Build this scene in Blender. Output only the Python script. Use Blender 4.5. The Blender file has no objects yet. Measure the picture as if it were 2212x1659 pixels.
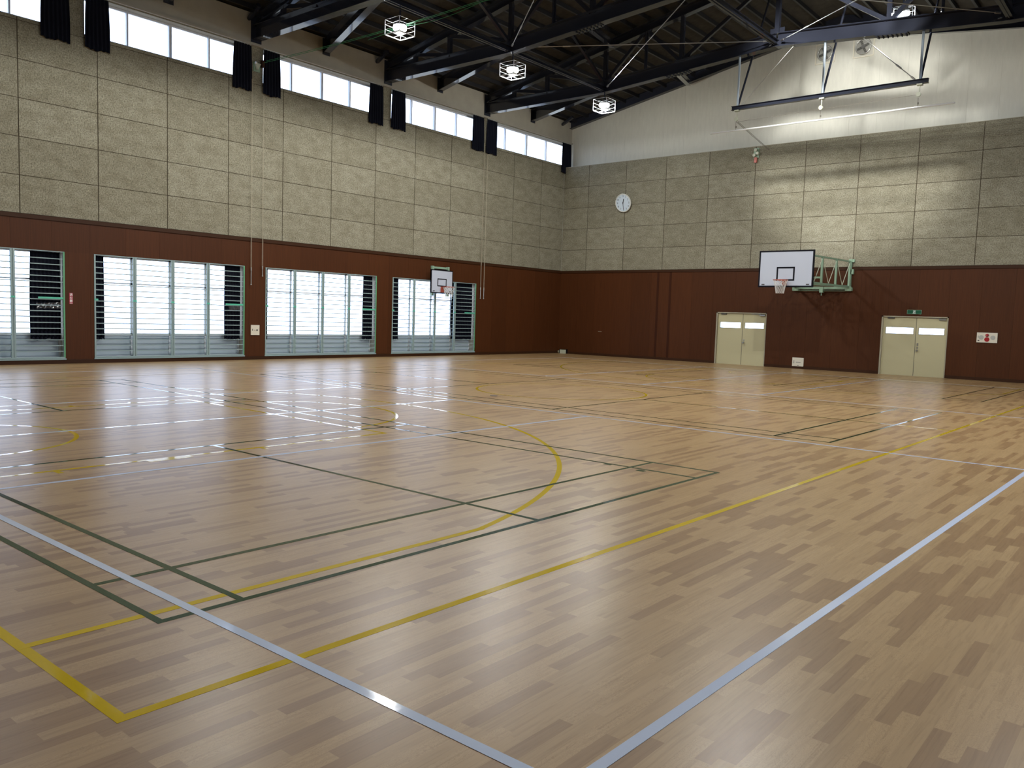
import bpy, math, random
from mathutils import Vector, Matrix
random.seed(7)
SC = bpy.context.scene
COL = SC.collection
# ------------------------------------------------------------------ camera
CAM = Vector((21.650, -29.2972, 1.5129))
YAW, PITCH, ROLL, FPX = 0.691148, 0.08103, 0.032159, 1775.94
fw = Vector((-math.sin(YAW)*math.cos(PITCH), math.cos(YAW)*math.cos(PITCH), -math.sin(PITCH)))
rt = fw.cross(Vector((0, 0, 1))).normalized(); up = rt.cross(fw)
r2 = math.cos(ROLL)*rt + math.sin(ROLL)*up
u2 = -math.sin(ROLL)*rt + math.cos(ROLL)*up
cd = bpy.data.cameras.new('camera'); co = bpy.data.objects.new('camera', cd); COL.objects.link(co)
co.matrix_world = Matrix(((r2.x, u2.x, -fw.x, CAM.x), (r2.y, u2.y, -fw.y, CAM.y), (r2.z, u2.z, -fw.z, CAM.z), (0, 0, 0, 1)))
cd.sensor_fit = 'HORIZONTAL'; cd.sensor_width = 36.0; cd.lens = FPX/2212*36.0; cd.clip_start = 0.05; cd.clip_end = 300
SC.camera = co
# ------------------------------------------------------------------ colour management
SC.view_settings.view_transform = 'Standard'; SC.view_settings.look = 'None'
SC.view_settings.gamma = 1.0; SC.view_settings.exposure = 0.0; SC.view_settings.use_curve_mapping = False
SC.cycles.use_denoising = True
SC.cycles.max_bounces = 8; SC.cycles.diffuse_bounces = 5; SC.cycles.glossy_bounces = 4
SC.cycles.transparent_max_bounces = 12; SC.cycles.sample_clamp_indirect = 12.0
SC.cycles.caustics_reflective = False
# ------------------------------------------------------------------ sky: overcast daylight, darker ground below the horizon
SKY = 4.7
W = bpy.data.worlds.new('overcast_sky'); SC.world = W; W.use_nodes = True
nt = W.node_tree; bg = nt.nodes['Background']
tc = nt.nodes.new('ShaderNodeTexCoord'); sx = nt.nodes.new('ShaderNodeSeparateXYZ')
cr = nt.nodes.new('ShaderNodeValToRGB')
nt.links.new(tc.outputs['Generated'], sx.inputs[0])
mr = nt.nodes.new('ShaderNodeMapRange'); mr.inputs[1].default_value = -1; mr.inputs[2].default_value = 1
nt.links.new(sx.outputs['Z'], mr.inputs[0]); nt.links.new(mr.outputs[0], cr.inputs[0])
e = cr.color_ramp.elements
e[0].position = 0.0; e[0].color = (0.20, 0.21, 0.22, 1)
e[1].position = 1.0; e[1].color = (0.72, 0.86, 1.16, 1)
n1 = e.new(0.46); n1.color = (0.26, 0.28, 0.30, 1)
n2 = e.new(0.50); n2.color = (0.74, 0.87, 1.14, 1)
nt.links.new(cr.outputs[0], bg.inputs['Color']); bg.inputs['Strength'].default_value = SKY

YN, YB, XR = -30.8, 0.0, 22.88     # near wall, back wall, right wall
XC = 11.44
SL = 0.19                          # roof slope
def roof(x): return 10.10 + SL*min(x, XR-x)
# window bays (y0, y1)
LOWB = [(-24.98, -20.63), (-19.93, -15.62), (-14.92, -10.55), (-9.83, -5.51)]
UPB = [(-25.15, -20.52), (-20.10, -15.46), (-15.05, -10.48), (-10.05, -5.42), (-5.12, 0.30)]
LZ = (0.12, 2.77); UZ = (8.13, 9.08)
def portal(name, loc, rot, sx_, sy_):
    l = bpy.data.lights.new(name, 'AREA'); l.shape = 'RECTANGLE'; l.size = sx_; l.size_y = sy_
    l.cycles.is_portal = True
    o = bpy.data.objects.new(name, l); COL.objects.link(o); o.location = loc; o.rotation_euler = rot
for side, x, ry in (('left', -0.42, -math.pi/2), ('right', XR+0.42, math.pi/2)):
    for (a, b), z in [(q, LZ) for q in LOWB] + [(q, UZ) for q in UPB]:
        portal('daylight_portal', (x, (a+b)/2, (z[0]+z[1])/2), (0, ry, 0), z[1]-z[0]+.3, b-a+.1)

# ------------------------------------------------------------------ materials
M = {}
def mat(name, col=(.5, .5, .5), rough=.5, metal=0., spec=.5, emit=None, es=1.):
    m = bpy.data.materials.new(name); m.use_nodes = True
    b = m.node_tree.nodes['Principled BSDF']
    b.inputs['Base Color'].default_value = (*col, 1); b.inputs['Roughness'].default_value = rough
    b.inputs['Metallic'].default_value = metal; b.inputs['Specular IOR Level'].default_value = spec
    if emit: b.inputs['Emission Color'].default_value = (*emit, 1); b.inputs['Emission Strength'].default_value = es
    M[name] = m; return m
class NG:
    def __init__(s, m): s.t = m.node_tree; s.b = s.t.nodes['Principled BSDF']
    def n(s, ty, **k):
        o = s.t.nodes.new(ty)
        for a, v in k.items(): setattr(o, a, v)
        return o
    def l(s, a, b): s.t.links.new(a, b)
    def math(s, op, a, b=None, c=None):
        o = s.n('ShaderNodeMath', operation=op)
        for i, v in enumerate((a, b, c)):
            if v is None: continue
            if isinstance(v, (int, float)): o.inputs[i].default_value = v
            else: s.l(v, o.inputs[i])
        return o.outputs[0]
    def ramp(s, fac, stops):
        o = s.n('ShaderNodeValToRGB'); el = o.color_ramp.elements
        el[0].position, el[0].color = stops[0][0], (*stops[0][1], 1)
        el[1].position, el[1].color = stops[-1][0], (*stops[-1][1], 1)
        for p, c in stops[1:-1]: q = el.new(p); q.color = (*c, 1)
        s.l(fac, o.inputs[0]); return o.outputs[0]
    def noise(s, vec, scale, detail=3, rough=.5, dist=0.):
        o = s.n('ShaderNodeTexNoise'); o.inputs['Scale'].default_value = scale; o.inputs['Detail'].default_value = detail
        o.inputs['Roughness'].default_value = rough; o.inputs['Distortion'].default_value = dist
        s.l(vec, o.inputs['Vector']); return o.outputs['Fac']
    def pos(s): return s.n('ShaderNodeNewGeometry').outputs['Position']
    def mapv(s, v, sc):
        o = s.n('ShaderNodeMapping'); o.inputs['Scale'].default_value = sc; s.l(v, o.inputs['Vector']); return o.outputs[0]
    def mix(s, f, a, b, bt='MIX'):
        o = s.n('ShaderNodeMix', data_type='RGBA', blend_type=bt)
        if isinstance(f, (int, float)): o.inputs[0].default_value = f
        else: s.l(f, o.inputs[0])
        for i, v in ((6, a), (7, b)):
            if isinstance(v, tuple): o.inputs[i].default_value = (*v, 1)
            else: s.l(v, o.inputs[i])
        return o.outputs[2]
    def bump(s, h, st, d=.01):
        o = s.n('ShaderNodeBump'); o.inputs['Strength'].default_value = st; o.inputs['Distance'].default_value = d
        s.l(h, o.inputs['Height']); s.l(o.outputs[0], s.b.inputs['Normal'])

# floor: strip-oak vinyl, strips running along y
m = mat('floor_oak_strips', rough=.33); g = NG(m); P = g.pos()
sp = g.n('ShaderNodeSeparateXYZ'); g.l(P, sp.inputs[0])
row = g.math('FLOOR', g.math('DIVIDE', sp.outputs['X'], 0.064))
wn = g.n('ShaderNodeTexWhiteNoise', noise_dimensions='1D'); g.l(row, wn.inputs['W'])
v = g.math('ADD', g.math('DIVIDE', sp.outputs['Y'], 0.50), g.math('MULTIPLY', wn.outputs['Value'], 7.3))
cell = g.math('FLOOR', v)
cb = g.n('ShaderNodeCombineXYZ'); g.l(row, cb.inputs[0]); g.l(cell, cb.inputs[1])
wn2 = g.n('ShaderNodeTexWhiteNoise', noise_dimensions='3D'); g.l(cb.outputs[0], wn2.inputs['Vector'])
base = g.ramp(wn2.outputs['Value'], [(0, (.290, .172, .078)), (.28, (.315, .192, .088)), (.34, (.385, .248, .114)), (.6, (.405, .264, .124)), (.8, (.430, .284, .136)), (1, (.445, .296, .142))])
addv = g.n('ShaderNodeVectorMath', operation='ADD'); g.l(P, addv.inputs[0])
sc3 = g.n('ShaderNodeVectorMath', operation='SCALE'); sc3.inputs['Scale'].default_value = 5.0
g.l(wn2.outputs['Color'], sc3.inputs[0]); g.l(sc3.outputs[0], addv.inputs[1])
gr = g.noise(g.mapv(addv.outputs[0], (70, 3.0, 1)), 1.0, 4, .6, .35)
grain = g.ramp(gr, [(.30, (.84, .81, .78)), (.52, (1, 1, 1)), (.75, (1.05, 1.04, 1.03))])
c1 = g.mix(1.0, base, grain, 'MULTIPLY')
kn = g.noise(g.mapv(addv.outputs[0], (16, 5.5, 1)), 1.0, 2, .5, 3.5)
wv = g.math('SINE', g.math('MULTIPLY', kn, 70.0))
cath = g.ramp(g.math('MULTIPLY', g.math('GREATER_THAN', wn2.outputs['Value'], .72), wv), [(.2, (1, 1, 1)), (.9, (.84, .80, .76))])
c2 = g.mix(.8, c1, cath, 'MULTIPLY')
g.l(c2, g.b.inputs['Base Color'])
rr = g.noise(g.mapv(P, (60, 7, 1)), 1.0, 3, .6)
g.l(g.math('ADD', g.math('MULTIPLY', rr, .10), .27), g.b.inputs['Roughness'])
g.bump(g.noise(g.mapv(P, (90, 14, 1)), 1.0, 3, .6), .14, .003)
g.b.inputs['Specular IOR Level'].default_value = .20

def line_mat(n, c):
    m = mat(n, c, .075, spec=.5); g = NG(m); P = g.pos()
    g.bump(g.noise(g.mapv(P, (22, 22, 1)), 1.0, 3, .5), .10, .003)
line_mat('line_white', (.66, .74, .90)); line_mat('line_yellow', (.66, .47, .02)); line_mat('line_green', (.022, .060, .030))

def stone(name, tint):
    m = mat(name, rough=.9, spec=.25); g = NG(m); P = g.pos()
    isl = g.n('ShaderNodeNewGeometry').outputs['Random Per Island']
    b_ = g.ramp(isl, [(0, (.222, .208, .152)), (.5, (.243, .229, .169)), (1, (.267, .253, .190))])
    s1 = g.noise(P, 30, 5, .72); a = g.ramp(s1, [(.34, (.48, .46, .42)), (.5, (1, 1, 1)), (.66, (1.38, 1.38, 1.36))])
    s2 = g.noise(g.mapv(P, (1, 1, 1.8)), 2.4, 6, .72); bb = g.ramp(s2, [(.36, (.80, .77, .73)), (.6, (1.05, 1.05, 1.05))])
    vo = g.n('ShaderNodeTexVoronoi'); vo.inputs['Scale'].default_value = 8; g.l(P, vo.inputs['Vector'])
    fl = g.ramp(vo.outputs['Distance'], [(.0, (1.6, 1.56, 1.45)), (.14, (1, 1, 1))])
    c = g.mix(1., g.mix(1., g.mix(1., b_, a, 'MULTIPLY'), bb, 'MULTIPLY'), fl, 'MULTIPLY')
    g.l(g.mix(1., c, tint, 'MULTIPLY'), g.b.inputs['Base Color'])
    g.bump(s1, .5, .01)
stone('acoustic_panel', (1.0, 1.0, 1.0))
mat('joint_dark', (.06, .045, .025), .9)
m = mat('wainscot_wood', rough=.5, spec=.16); g = NG(m); P = g.pos()
isl = g.n('ShaderNodeNewGeometry').outputs['Random Per Island']
b_ = g.ramp(isl, [(0, (.059, .0183, .0052)), (.5, (.064, .0200, .0057)), (1, (.070, .0218, .0062))])
s = g.noise(g.mapv(P, (60, 60, 1.2)), 1.0, 3, .6)
g.l(g.mix(1., b_, g.ramp(s, [(.3, (.82, .80, .78)), (.6, (1.08, 1.08, 1.08))]), 'MULTIPLY'), g.b.inputs['Base Color'])
mat('dark_wood_trim', (.040, .0155, .0060), .5, spec=.15); mat('seam_wood', (.040, .0120, .0045), .5, spec=.12)
m = mat('plaster_cream', (.50, .465, .375), .85, spec=.2); g = NG(m); P = g.pos()
s = g.noise(P, 3.0, 3, .5); g.l(g.mix(1., (.36, .335, .275), g.ramp(s, [(.3, (.94, .94, .94)), (.7, (1.03, 1.03, 1.03))]), 'MULTIPLY'), g.b.inputs['Base Color'])
m = mat('board_cream', rough=.7, spec=.3); g = NG(m); P = g.pos()
s = g.noise(g.mapv(P, (9, 9, 2)), 1.0, 4, .6); g.l(g.mix(1., (.56, .55, .475), g.ramp(s, [(.3, (.94, .94, .94)), (.7, (1.03, 1.03, 1.03))]), 'MULTIPLY'), g.b.inputs['Base Color'])
m = mat('roof_deck', rough=.8, spec=.2); g = NG(m); P = g.pos()
s = g.noise(P, 5.0, 4, .6); g.l(g.ramp(s, [(.3, (.030, .027, .022)), (.7, (.054, .047, .038))]), g.b.inputs['Base Color'])
m = mat('steel_dark', (.026, .029, .042), .2, spec=.8); g = NG(m); P = g.pos()
g.l(g.math('ADD', g.math('MULTIPLY', g.noise(P, 6, 3, .6), .08), .06), g.b.inputs['Roughness'])
mat('purlin_black', (.012, .012, .014), .5)
mat('steel_rod', (.42, .42, .42), .3, .9)
mat('steel_bright', (.74, .75, .74), .35, .1)
m = mat('curtain_navy', (.004, .005, .011), .9, spec=.15)
mat('aluminium', (.30, .36, .42), .4, .0)
mat('sash_pale', (.55, .57, .60), .45)
mat('guard_paint', (.27, .36, .36), .4)
mat('guard_green', (.10, .34, .16), .45)
mat('tape_green', (.10, .50, .34), .4)
mat('door_cream', (.49, .45, .27), .5); mat('door_edge', (.10, .095, .07), .5); mat('door_frame', (.34, .31, .22), .45)
mat('metal_grey', (.35, .35, .33), .3, .8); mat('black', (.006, .006, .008), .4); mat('dark_grey', (.05, .05, .05), .5)
mat('board_white', (.50, .54, .63), .3); mat('board_black', (.004, .004, .008), .5, spec=.15)
mat('ring_red', (.42, .085, .05), .45); mat('net_white', (.75, .74, .70), .8)
mat('mount_green', (.25, .37, .26), .45); mat('mount_light', (.48, .50, .38), .45)
mat('plate_cream', (.68, .64, .52), .45); mat('speaker_grey', (.42, .42, .38), .7); mat('alarm_red', (.36, .012, .02), .3)
mat('sign_green', (.0, .07, .03), .35, emit=(.0, .16, .07), es=.05); mat('sign_white', (.75, .8, .75), .4, emit=(.7, .8, .75), es=.25)
mat('sign_red', (.32, .01, .03), .4); mat('clock_white', (.62, .72, .80), .35); mat('clock_rim', (.62, .62, .56), .35)
mat('rope_green', (.03, .22, .08), .6); mat('cord_pale', (.45, .40, .30), .7); mat('wire', (.14, .12, .09), .6)
mat('brush_metal', (.5, .5, .46), .35, .6)
mat('lens_emit', (1, 1, 1), .3, emit=(.93, .97, 1.0), es=60.0)
mat('lamp_glow_frame', (.85, .87, .9), .3)
mat('floor_brass', (.05, .045, .05), .4)
def glass_mat(name, tint, gl, rough):
    m = bpy.data.materials.new(name); m.use_nodes = True; t = m.node_tree; t.nodes.clear()
    o = t.nodes.new('ShaderNodeOutputMaterial'); mx = t.nodes.new('ShaderNodeMixShader'); mx.inputs[0].default_value = gl
    a = t.nodes.new('ShaderNodeBsdfTransparent'); a.inputs[0].default_value = (*tint, 1)
    b = t.nodes.new('ShaderNodeBsdfGlossy'); b.inputs['Roughness'].default_value = rough
    t.links.new(a.outputs[0], mx.inputs[1]); t.links.new(b.outputs[0], mx.inputs[2]); t.links.new(mx.outputs[0], o.inputs[0]); M[name] = m
glass_mat('pane_glass', (.96, .98, 1.0), .05, .02)
glass_mat('protective_film', (.86, .88, .92), .10, .25)
def frosted(name, col, k):
    m = bpy.data.materials.new(name); m.use_nodes = True; t = m.node_tree; t.nodes.clear()
    o = t.nodes.new('ShaderNodeOutputMaterial'); mx = t.nodes.new('ShaderNodeMixShader'); mx.inputs[0].default_value = k
    a = t.nodes.new('ShaderNodeBsdfDiffuse'); a.inputs[0].default_value = (*col, 1)
    b = t.nodes.new('ShaderNodeBsdfTranslucent'); b.inputs[0].default_value = (*col, 1)
    t.links.new(a.outputs[0], mx.inputs[1]); t.links.new(b.outputs[0], mx.inputs[2]); t.links.new(mx.outputs[0], o.inputs[0]); M[name] = m
frosted('frosted_panel', (.40, .46, .50), .10)

# ------------------------------------------------------------------ mesh building
class MB:
    def __init__(s): s.v = []; s.f = []; s.mi = []
    def add(s, vs, fs, mi=0):
        n = len(s.v); s.v += [tuple(x) for x in vs]; s.f += [tuple(i+n for i in f) for f in fs]; s.mi += [mi]*len(fs); return s
    def box(s, x0, x1, y0, y1, z0, z1, mi=0):
        x0, x1 = min(x0, x1), max(x0, x1); y0, y1 = min(y0, y1), max(y0, y1); z0, z1 = min(z0, z1), max(z0, z1)
        return s.add([(x0, y0, z0), (x1, y0, z0), (x1, y1, z0), (x0, y1, z0), (x0, y0, z1), (x1, y0, z1), (x1, y1, z1), (x0, y1, z1)],
                     [(0, 3, 2, 1), (4, 5, 6, 7), (0, 1, 5, 4), (1, 2, 6, 5), (2, 3, 7, 6), (3, 0, 4, 7)], mi)
    def prism(s, pts, a, b, axis, mi=0):
        # convex or simple polygon pts (2D, in the two other axes in order) swept along axis
        n = len(pts); vs = []
        for h in (a, b):
            for p, q in pts:
                vs.append({'x': (h, p, q), 'y': (p, h, q), 'z': (p, q, h)}[axis])
        fs = [tuple(range(n)), tuple(range(2*n-1, n-1, -1))] + [(i, i+n, (i+1) % n+n, (i+1) % n) for i in range(n)]
        return s.add(vs, fs, mi)
    def beam(s, p0, p1, w, h, mi=0, upv=(0, 0, 1)):
        p0, p1 = Vector(p0), Vector(p1); d = (p1-p0).normalized(); u = Vector(upv)
        if abs(d.dot(u)) > .98: u = Vector((1, 0, 0)) if abs(d.x) < .9 else Vector((0, 1, 0))
        r = d.cross(u).normalized(); u = r.cross(d); vs = []
        for p in (p0, p1):
            for a, b in ((-1, -1), (1, -1), (1, 1), (-1, 1)): vs.append(p + r*a*w/2 + u*b*h/2)
        return s.add(vs, [(0, 1, 2, 3), (7, 6, 5, 4), (0, 4, 5, 1), (1, 5, 6, 2), (2, 6, 7, 3), (3, 7, 4, 0)], mi)
    def hbeam(s, p0, p1, w, h, tf=.02, tw=.014, mi=0):
        # I section; p0,p1 = bottom line of the section
        p0, p1 = Vector(p0), Vector(p1); d = (p1-p0).normalized(); r = d.cross(Vector((0, 0, 1))).normalized(); u = r.cross(d)
        s.beam(p0+u*tf/2, p1+u*tf/2, w, tf, mi); s.beam(p0+u*(h-tf/2), p1+u*(h-tf/2), w, tf, mi)
        s.beam(p0+u*h/2, p1+u*h/2, tw, h-2*tf, mi); return s
    def tube(s, pts, r, n=8, mi=0, closed=False):
        pts = [Vector(p) for p in pts]; k = len(pts); rings = []
        for i, p in enumerate(pts):
            a = pts[(i-1) % k] if (closed or i > 0) else p; b = pts[(i+1) % k] if (closed or i < k-1) else p
            d = (b-a).normalized(); u = Vector((0, 0, 1)) if abs(d.z) < .9 else Vector((1, 0, 0))
            x = d.cross(u).normalized(); y = x.cross(d)
            rr = r[i] if isinstance(r, (list, tuple)) else r
            rings.append([p + (x*math.cos(t)+y*math.sin(t))*rr for t in (2*math.pi*j/n for j in range(n))])
        vs = [q for g_ in rings for q in g_]; fs = []
        for i in range(k if closed else k-1):
            a, b = i*n, ((i+1) % k)*n
            for j in range(n): fs.append((a+j, a+(j+1) % n, b+(j+1) % n, b+j))
        if not closed: fs += [tuple(range(n-1, -1, -1)), tuple((k-1)*n+j for j in range(n))]
        return s.add(vs, fs, mi)
    def disc(s, c, nrm, r, th, n=32, mi=0):
        c = Vector(c); nrm = Vector(nrm).normalized(); return s.tube([c-nrm*th/2, c+nrm*th/2], r, n, mi)
    def build(s, name, mats, parent=None, origin=None, smooth=False):
        me = bpy.data.meshes.new(name)
        vs = s.v
        if parent is not None: o0 = Vector(ABS[parent.name])
        else: o0 = Vector(origin) if origin is not None else Vector((0, 0, 0))
        own = Vector(origin) if origin is not None else o0
        vs = [(a-own.x, b-own.y, c-own.z) for a, b, c in vs]
        me.from_pydata(vs, [], s.f)
        if not isinstance(mats, (list, tuple)): mats = [mats]
        for q in mats: me.materials.append(M[q])
        for i, p in enumerate(me.polygons):
            p.material_index = s.mi[i]; p.use_smooth = smooth
        me.validate(); me.update()
        o = bpy.data.objects.new(name, me); COL.objects.link(o)
        if parent is not None: o.parent = parent; o.location = own-o0
        else: o.location = own
        ABS[o.name] = tuple(own)
        return o
ABS = {}
def thing(name, label, cat, loc=(0, 0, 0), group=None):
    o = bpy.data.objects.new(name, None); COL.objects.link(o); o.location = loc; o.empty_display_size = .1; ABS[o.name] = tuple(loc)
    o['label'] = label; o['category'] = cat
    if group: o['group'] = group
    return o
def tag(o, label, cat, group=None):
    o['label'] = label; o['category'] = cat
    if group: o['group'] = group
    return o
def struct(o, label=None):
    o['kind'] = 'structure'
    if label: o['label'] = label
    return o
def sempty(name, loc=(0, 0, 0)):
    o = bpy.data.objects.new(name, None); COL.objects.link(o); o.location = loc; ABS[o.name] = tuple(loc); o['kind'] = 'structure'; return o
_fontobj = {}
def text_mb(txt, size, origin, xdir, ydir, depth=.002):
    # lettering as a mesh laid out at origin (centre), reading along xdir, up along ydir
    c = bpy.data.curves.new('txt', 'FONT'); c.body = txt; c.size = size; c.align_x = 'CENTER'; c.align_y = 'CENTER'; c.extrude = depth
    o = bpy.data.objects.new('txt', c); COL.objects.link(o)
    bpy.context.view_layer.update()
    me = bpy.data.meshes.new_from_object(o.evaluated_get(bpy.context.evaluated_depsgraph_get()))
    X = Vector(xdir); Y = Vector(ydir); Z = X.cross(Y); O = Vector(origin); mb = MB()
    mb.add([O + X*v.co.x + Y*v.co.y + Z*v.co.z for v in me.vertices], [tuple(p.vertices) for p in me.polygons])
    bpy.data.objects.remove(o); bpy.data.meshes.remove(me); bpy.data.curves.remove(c)
    return mb
def holes_grid(u0, u1, v0, v1, holes):
    us = sorted({u0, u1, *[h[0] for h in holes], *[h[1] for h in holes]}); vs = sorted({v0, v1, *[h[2] for h in holes], *[h[3] for h in holes]})
    us = [u for u in us if u0 <= u <= u1]; vs = [v for v in vs if v0 <= v <= v1]; out = []
    for j in range(len(vs)-1):
        run = None
        for i in range(len(us)-1):
            cu, cv = (us[i]+us[i+1])/2, (vs[j]+vs[j+1])/2
            solid = not any(h[0] < cu < h[1] and h[2] < cv < h[3] for h in holes)
            if solid: run = (run[0], us[i+1]) if run else (us[i], us[i+1])
            if (not solid or i == len(us)-2) and run: out.append((run[0], run[1], vs[j], vs[j+1])); run = None
    return out
def clip_rects(rects, holes):
    out = []
    for r in rects:
        hs = [h for h in holes if h[0] < r[1] and h[1] > r[0] and h[2] < r[3] and h[3] > r[2]]
        if not hs: out.append(r); continue
        hs = [(max(h[0], r[0]), min(h[1], r[1]), max(h[2], r[2]), min(h[3], r[3])) for h in hs]
        out += holes_grid(r[0], r[1], r[2], r[3], hs)
    return out

# ------------------------------------------------------------------ shell
b = MB(); b.box(-.4, XR+.4, YN-.4, .9, -.2, 0)
struct(b.build('floor', 'floor_oak_strips'))

PT = 8.045  # top of the porous panels
def long_wall(side):
    s = 1 if side == 'left' else -1
    X = (lambda d: d) if side == 'left' else (lambda d: XR-d)
    low = [(a, c, LZ[0], LZ[1]) for a, c in LOWB]; upr = [(a, c, UZ[0], UZ[1]) for a, c in UPB]
    w = MB()
    for r in holes_grid(YN-.4, .9, 0, 10.02, low+upr): w.box(X(-.38), X(-.02), r[0], r[1], r[2], r[3])
    # jambs and heads are the thickness of the wall itself
    wall = struct(w.build('wall_'+side, 'plaster_cream'))
    pn = MB(); g_ = .012
    rects = []; ys = [0.0]; y = -1.5963
    while y > YN: ys.append(y); y -= 1.82
    ys.append(YN)
    zs = [3.60+.8917*i for i in range(6)]; zs[-1] = PT
    for i in range(len(ys)-1):
        for j in range(5): rects.append((ys[i+1]+g_, ys[i]-g_, zs[j]+.008, zs[j+1]-.008))
        if True: rects.append((ys[i+1]+g_, ys[i]-g_, PT+.006, 9.11))
    for r in clip_rects(rects, upr + [(-.02, .9, 8.04, 9.2)]): pn.box(X(-.02), X(0.0), r[0], r[1], r[2], r[3])
    pn.build('acoustic_panels', 'acoustic_panel', wall)
    jd = MB()
    for r in holes_grid(YN, 0, 3.55, 9.11, upr): jd.box(X(-.019), X(-.010), r[0], r[1], r[2], r[3])
    jd.build('panel_joints', 'joint_dark', wall)
    wn_ = MB(); rects = []
    yy = 0.0
    while yy > YN: rects.append((max(yy-.91, YN)+.0015, yy-.0015, .10, 3.50)); yy -= .91
    for r in clip_rects(rects, low): wn_.box(X(-.02), X(.004), r[0], r[1], r[2], r[3])
    wn_.build('wood_wainscot', 'wainscot_wood', wall)
    pl = MB()
    for r in holes_grid(YN, .5, 9.13, 10.02, []): pl.box(X(-.02), X(.012), r[0], r[1], r[2], r[3])
    pl.build('upper_plaster', 'plaster_cream', wall)
    t = MB(); t.box(X(-.02), X(.03), YN, 0, 3.50, 3.595); struct(t.build('trim_1' if side == 'left' else 'trim_2', 'dark_wood_trim'))
    t = MB(); t.box(X(-.02), X(.075), YN, .45, 9.11, 9.165); struct(t.build('trim_3' if side == 'left' else 'trim_4', 'plaster_cream'))
    t = MB(); t.box(X(-.02), X(.016), YN, 0, 0, .10); struct(t.build('baseboard_'+side, 'dark_wood_trim'))
long_wall('left'); long_wall('right')

# back wall
D1 = (7.47, 9.46, 0, 1.965); D2 = (13.47, 15.50, 0, 1.965)
w = MB()
for r in holes_grid(-.4, XR+.4, 0, PT-.01, [D1, D2]): w.box(r[0], r[1], .02, .42, r[2], r[3])
# gable part, set back behind a ledge
w.prism([(-.4, PT-.01), (XR+.4, PT-.01), (XR+.4, roof(0)), (XC, roof(XC)+.05), (-.4, roof(0))], .45, .85, 'y')
wall = struct(w.build('wall_back', 'board_cream'))
pn = MB(); xs = [0.0]; x = 1.2998
while x < XR: xs.append(x); x += 1.8512
xs.append(XR); zs = [3.60+.8917*i for i in range(6)]; zs[-1] = PT
for i in range(len(xs)-1):
    for j in range(5): pn.box(xs[i]+.012, xs[i+1]-.012, .0, .02, zs[j]+.008, zs[j+1]-.008)
pn.build('acoustic_panels', 'acoustic_panel', wall)
jd = MB(); jd.box(0, XR, .010, .019, 3.55, PT); jd.build('panel_joints', 'joint_dark', wall)
wn_ = MB(); rects = []; x = 0.0
while x < XR: rects.append((x+.0015, min(x+.91, XR)-.0015, .10, 3.50)); x += .91
for r in clip_rects(rects, [D1, D2]): wn_.box(r[0], r[1], -.004, .02, r[2], r[3])
wn_.build('wood_wainscot', 'wainscot_wood', wall)
gb = MB(); x = 0.0
while x < XR:
    x1 = min(x+.91, XR)-.002
    if x < XC < x1: gb.prism([(x, PT), (x1, PT), (x1, roof(x1)), (XC, roof(XC)), (x, roof(x))], .435, .46, 'y')
    else: gb.prism([(x, PT), (x1, PT), (x1, roof(x1)), (x, roof(x))], .435, .46, 'y')
    x += .91
gb.build('gable_boarding', 'board_cream', wall)
t = MB(); t.box(0, XR, -.03, .02, 3.50, 3.595); struct(t.build('trim_5', 'dark_wood_trim'))
t = MB(); t.box(0, XR, -.008, .46, PT-.004, PT+.012); struct(t.build('trim_6', 'door_frame'))
t = MB()
for r in holes_grid(0, XR, 0, .10, [D1, D2]): t.box(r[0], r[1], -.016, .02, r[2], r[3])
struct(t.build('baseboard_back', 'dark_wood_trim'))
# recessed joints that read as two darker seams on the wainscot
for k_, xx in enumerate((4.86, 5.42)):
    t = MB(); t.box(xx-.05, xx+.05, -.009, .0, .10, 3.50); struct(t.build('trim_%d' % (7+k_), 'seam_wood'))
# near wall, behind the camera
w = MB(); w.prism([(-.4, 0), (XR+.4, 0), (XR+.4, roof(0)), (XC, roof(XC)+.05), (-.4, roof(0))], YN-.4, YN, 'y')
struct(w.build('wall_near', 'plaster_cream'))
w = MB(); w.box(.0, XR, YN, YN+.02, .1, 3.5); struct(w.build('trim_9', 'wainscot_wood'))

# ceiling: two slopes with purlins running along the hall
ce = MB()
ce.prism([(-.4, roof(0)-SL*.4), (XC, roof(XC)), (XC, roof(XC)+.2), (-.4, roof(0)+.2-SL*.4)], YN-.4, .9, 'y')
ce.prism([(XR+.4, roof(0)-SL*.4), (XC, roof(XC)), (XC, roof(XC)+.2), (XR+.4, roof(0)+.2-SL*.4)], YN-.4, .9, 'y')
ceil = struct(ce.build('ceiling', 'roof_deck'))
k = 0; x = .28
while x < XR-.2:
    if abs(x-XC) > .2:
        p = MB(); z = roof(x)
        p.box(x-.035, x+.035, YN, .43, z-.135, z-.006); p.build('purlin', 'purlin_black', ceil)
    x += .62
# steel edge rafter along the gable
for s_, (xa, xb) in (('l', (0.02, XC)), ('r', (XR-.02, XC))):
    p = MB(); za, zb = 9.75+.194*0, 9.75+.194*XC
    p.hbeam((xa, .32, za), (xb, .32, zb), .2, .34)
    tag(p.build('edge_rafter', 'steel_dark'), 'dark steel rafter under the roof along the back gable, %s slope' % ('left' if s_ == 'l' else 'right'), 'roof beam', 'edge rafters along the gable')

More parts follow.
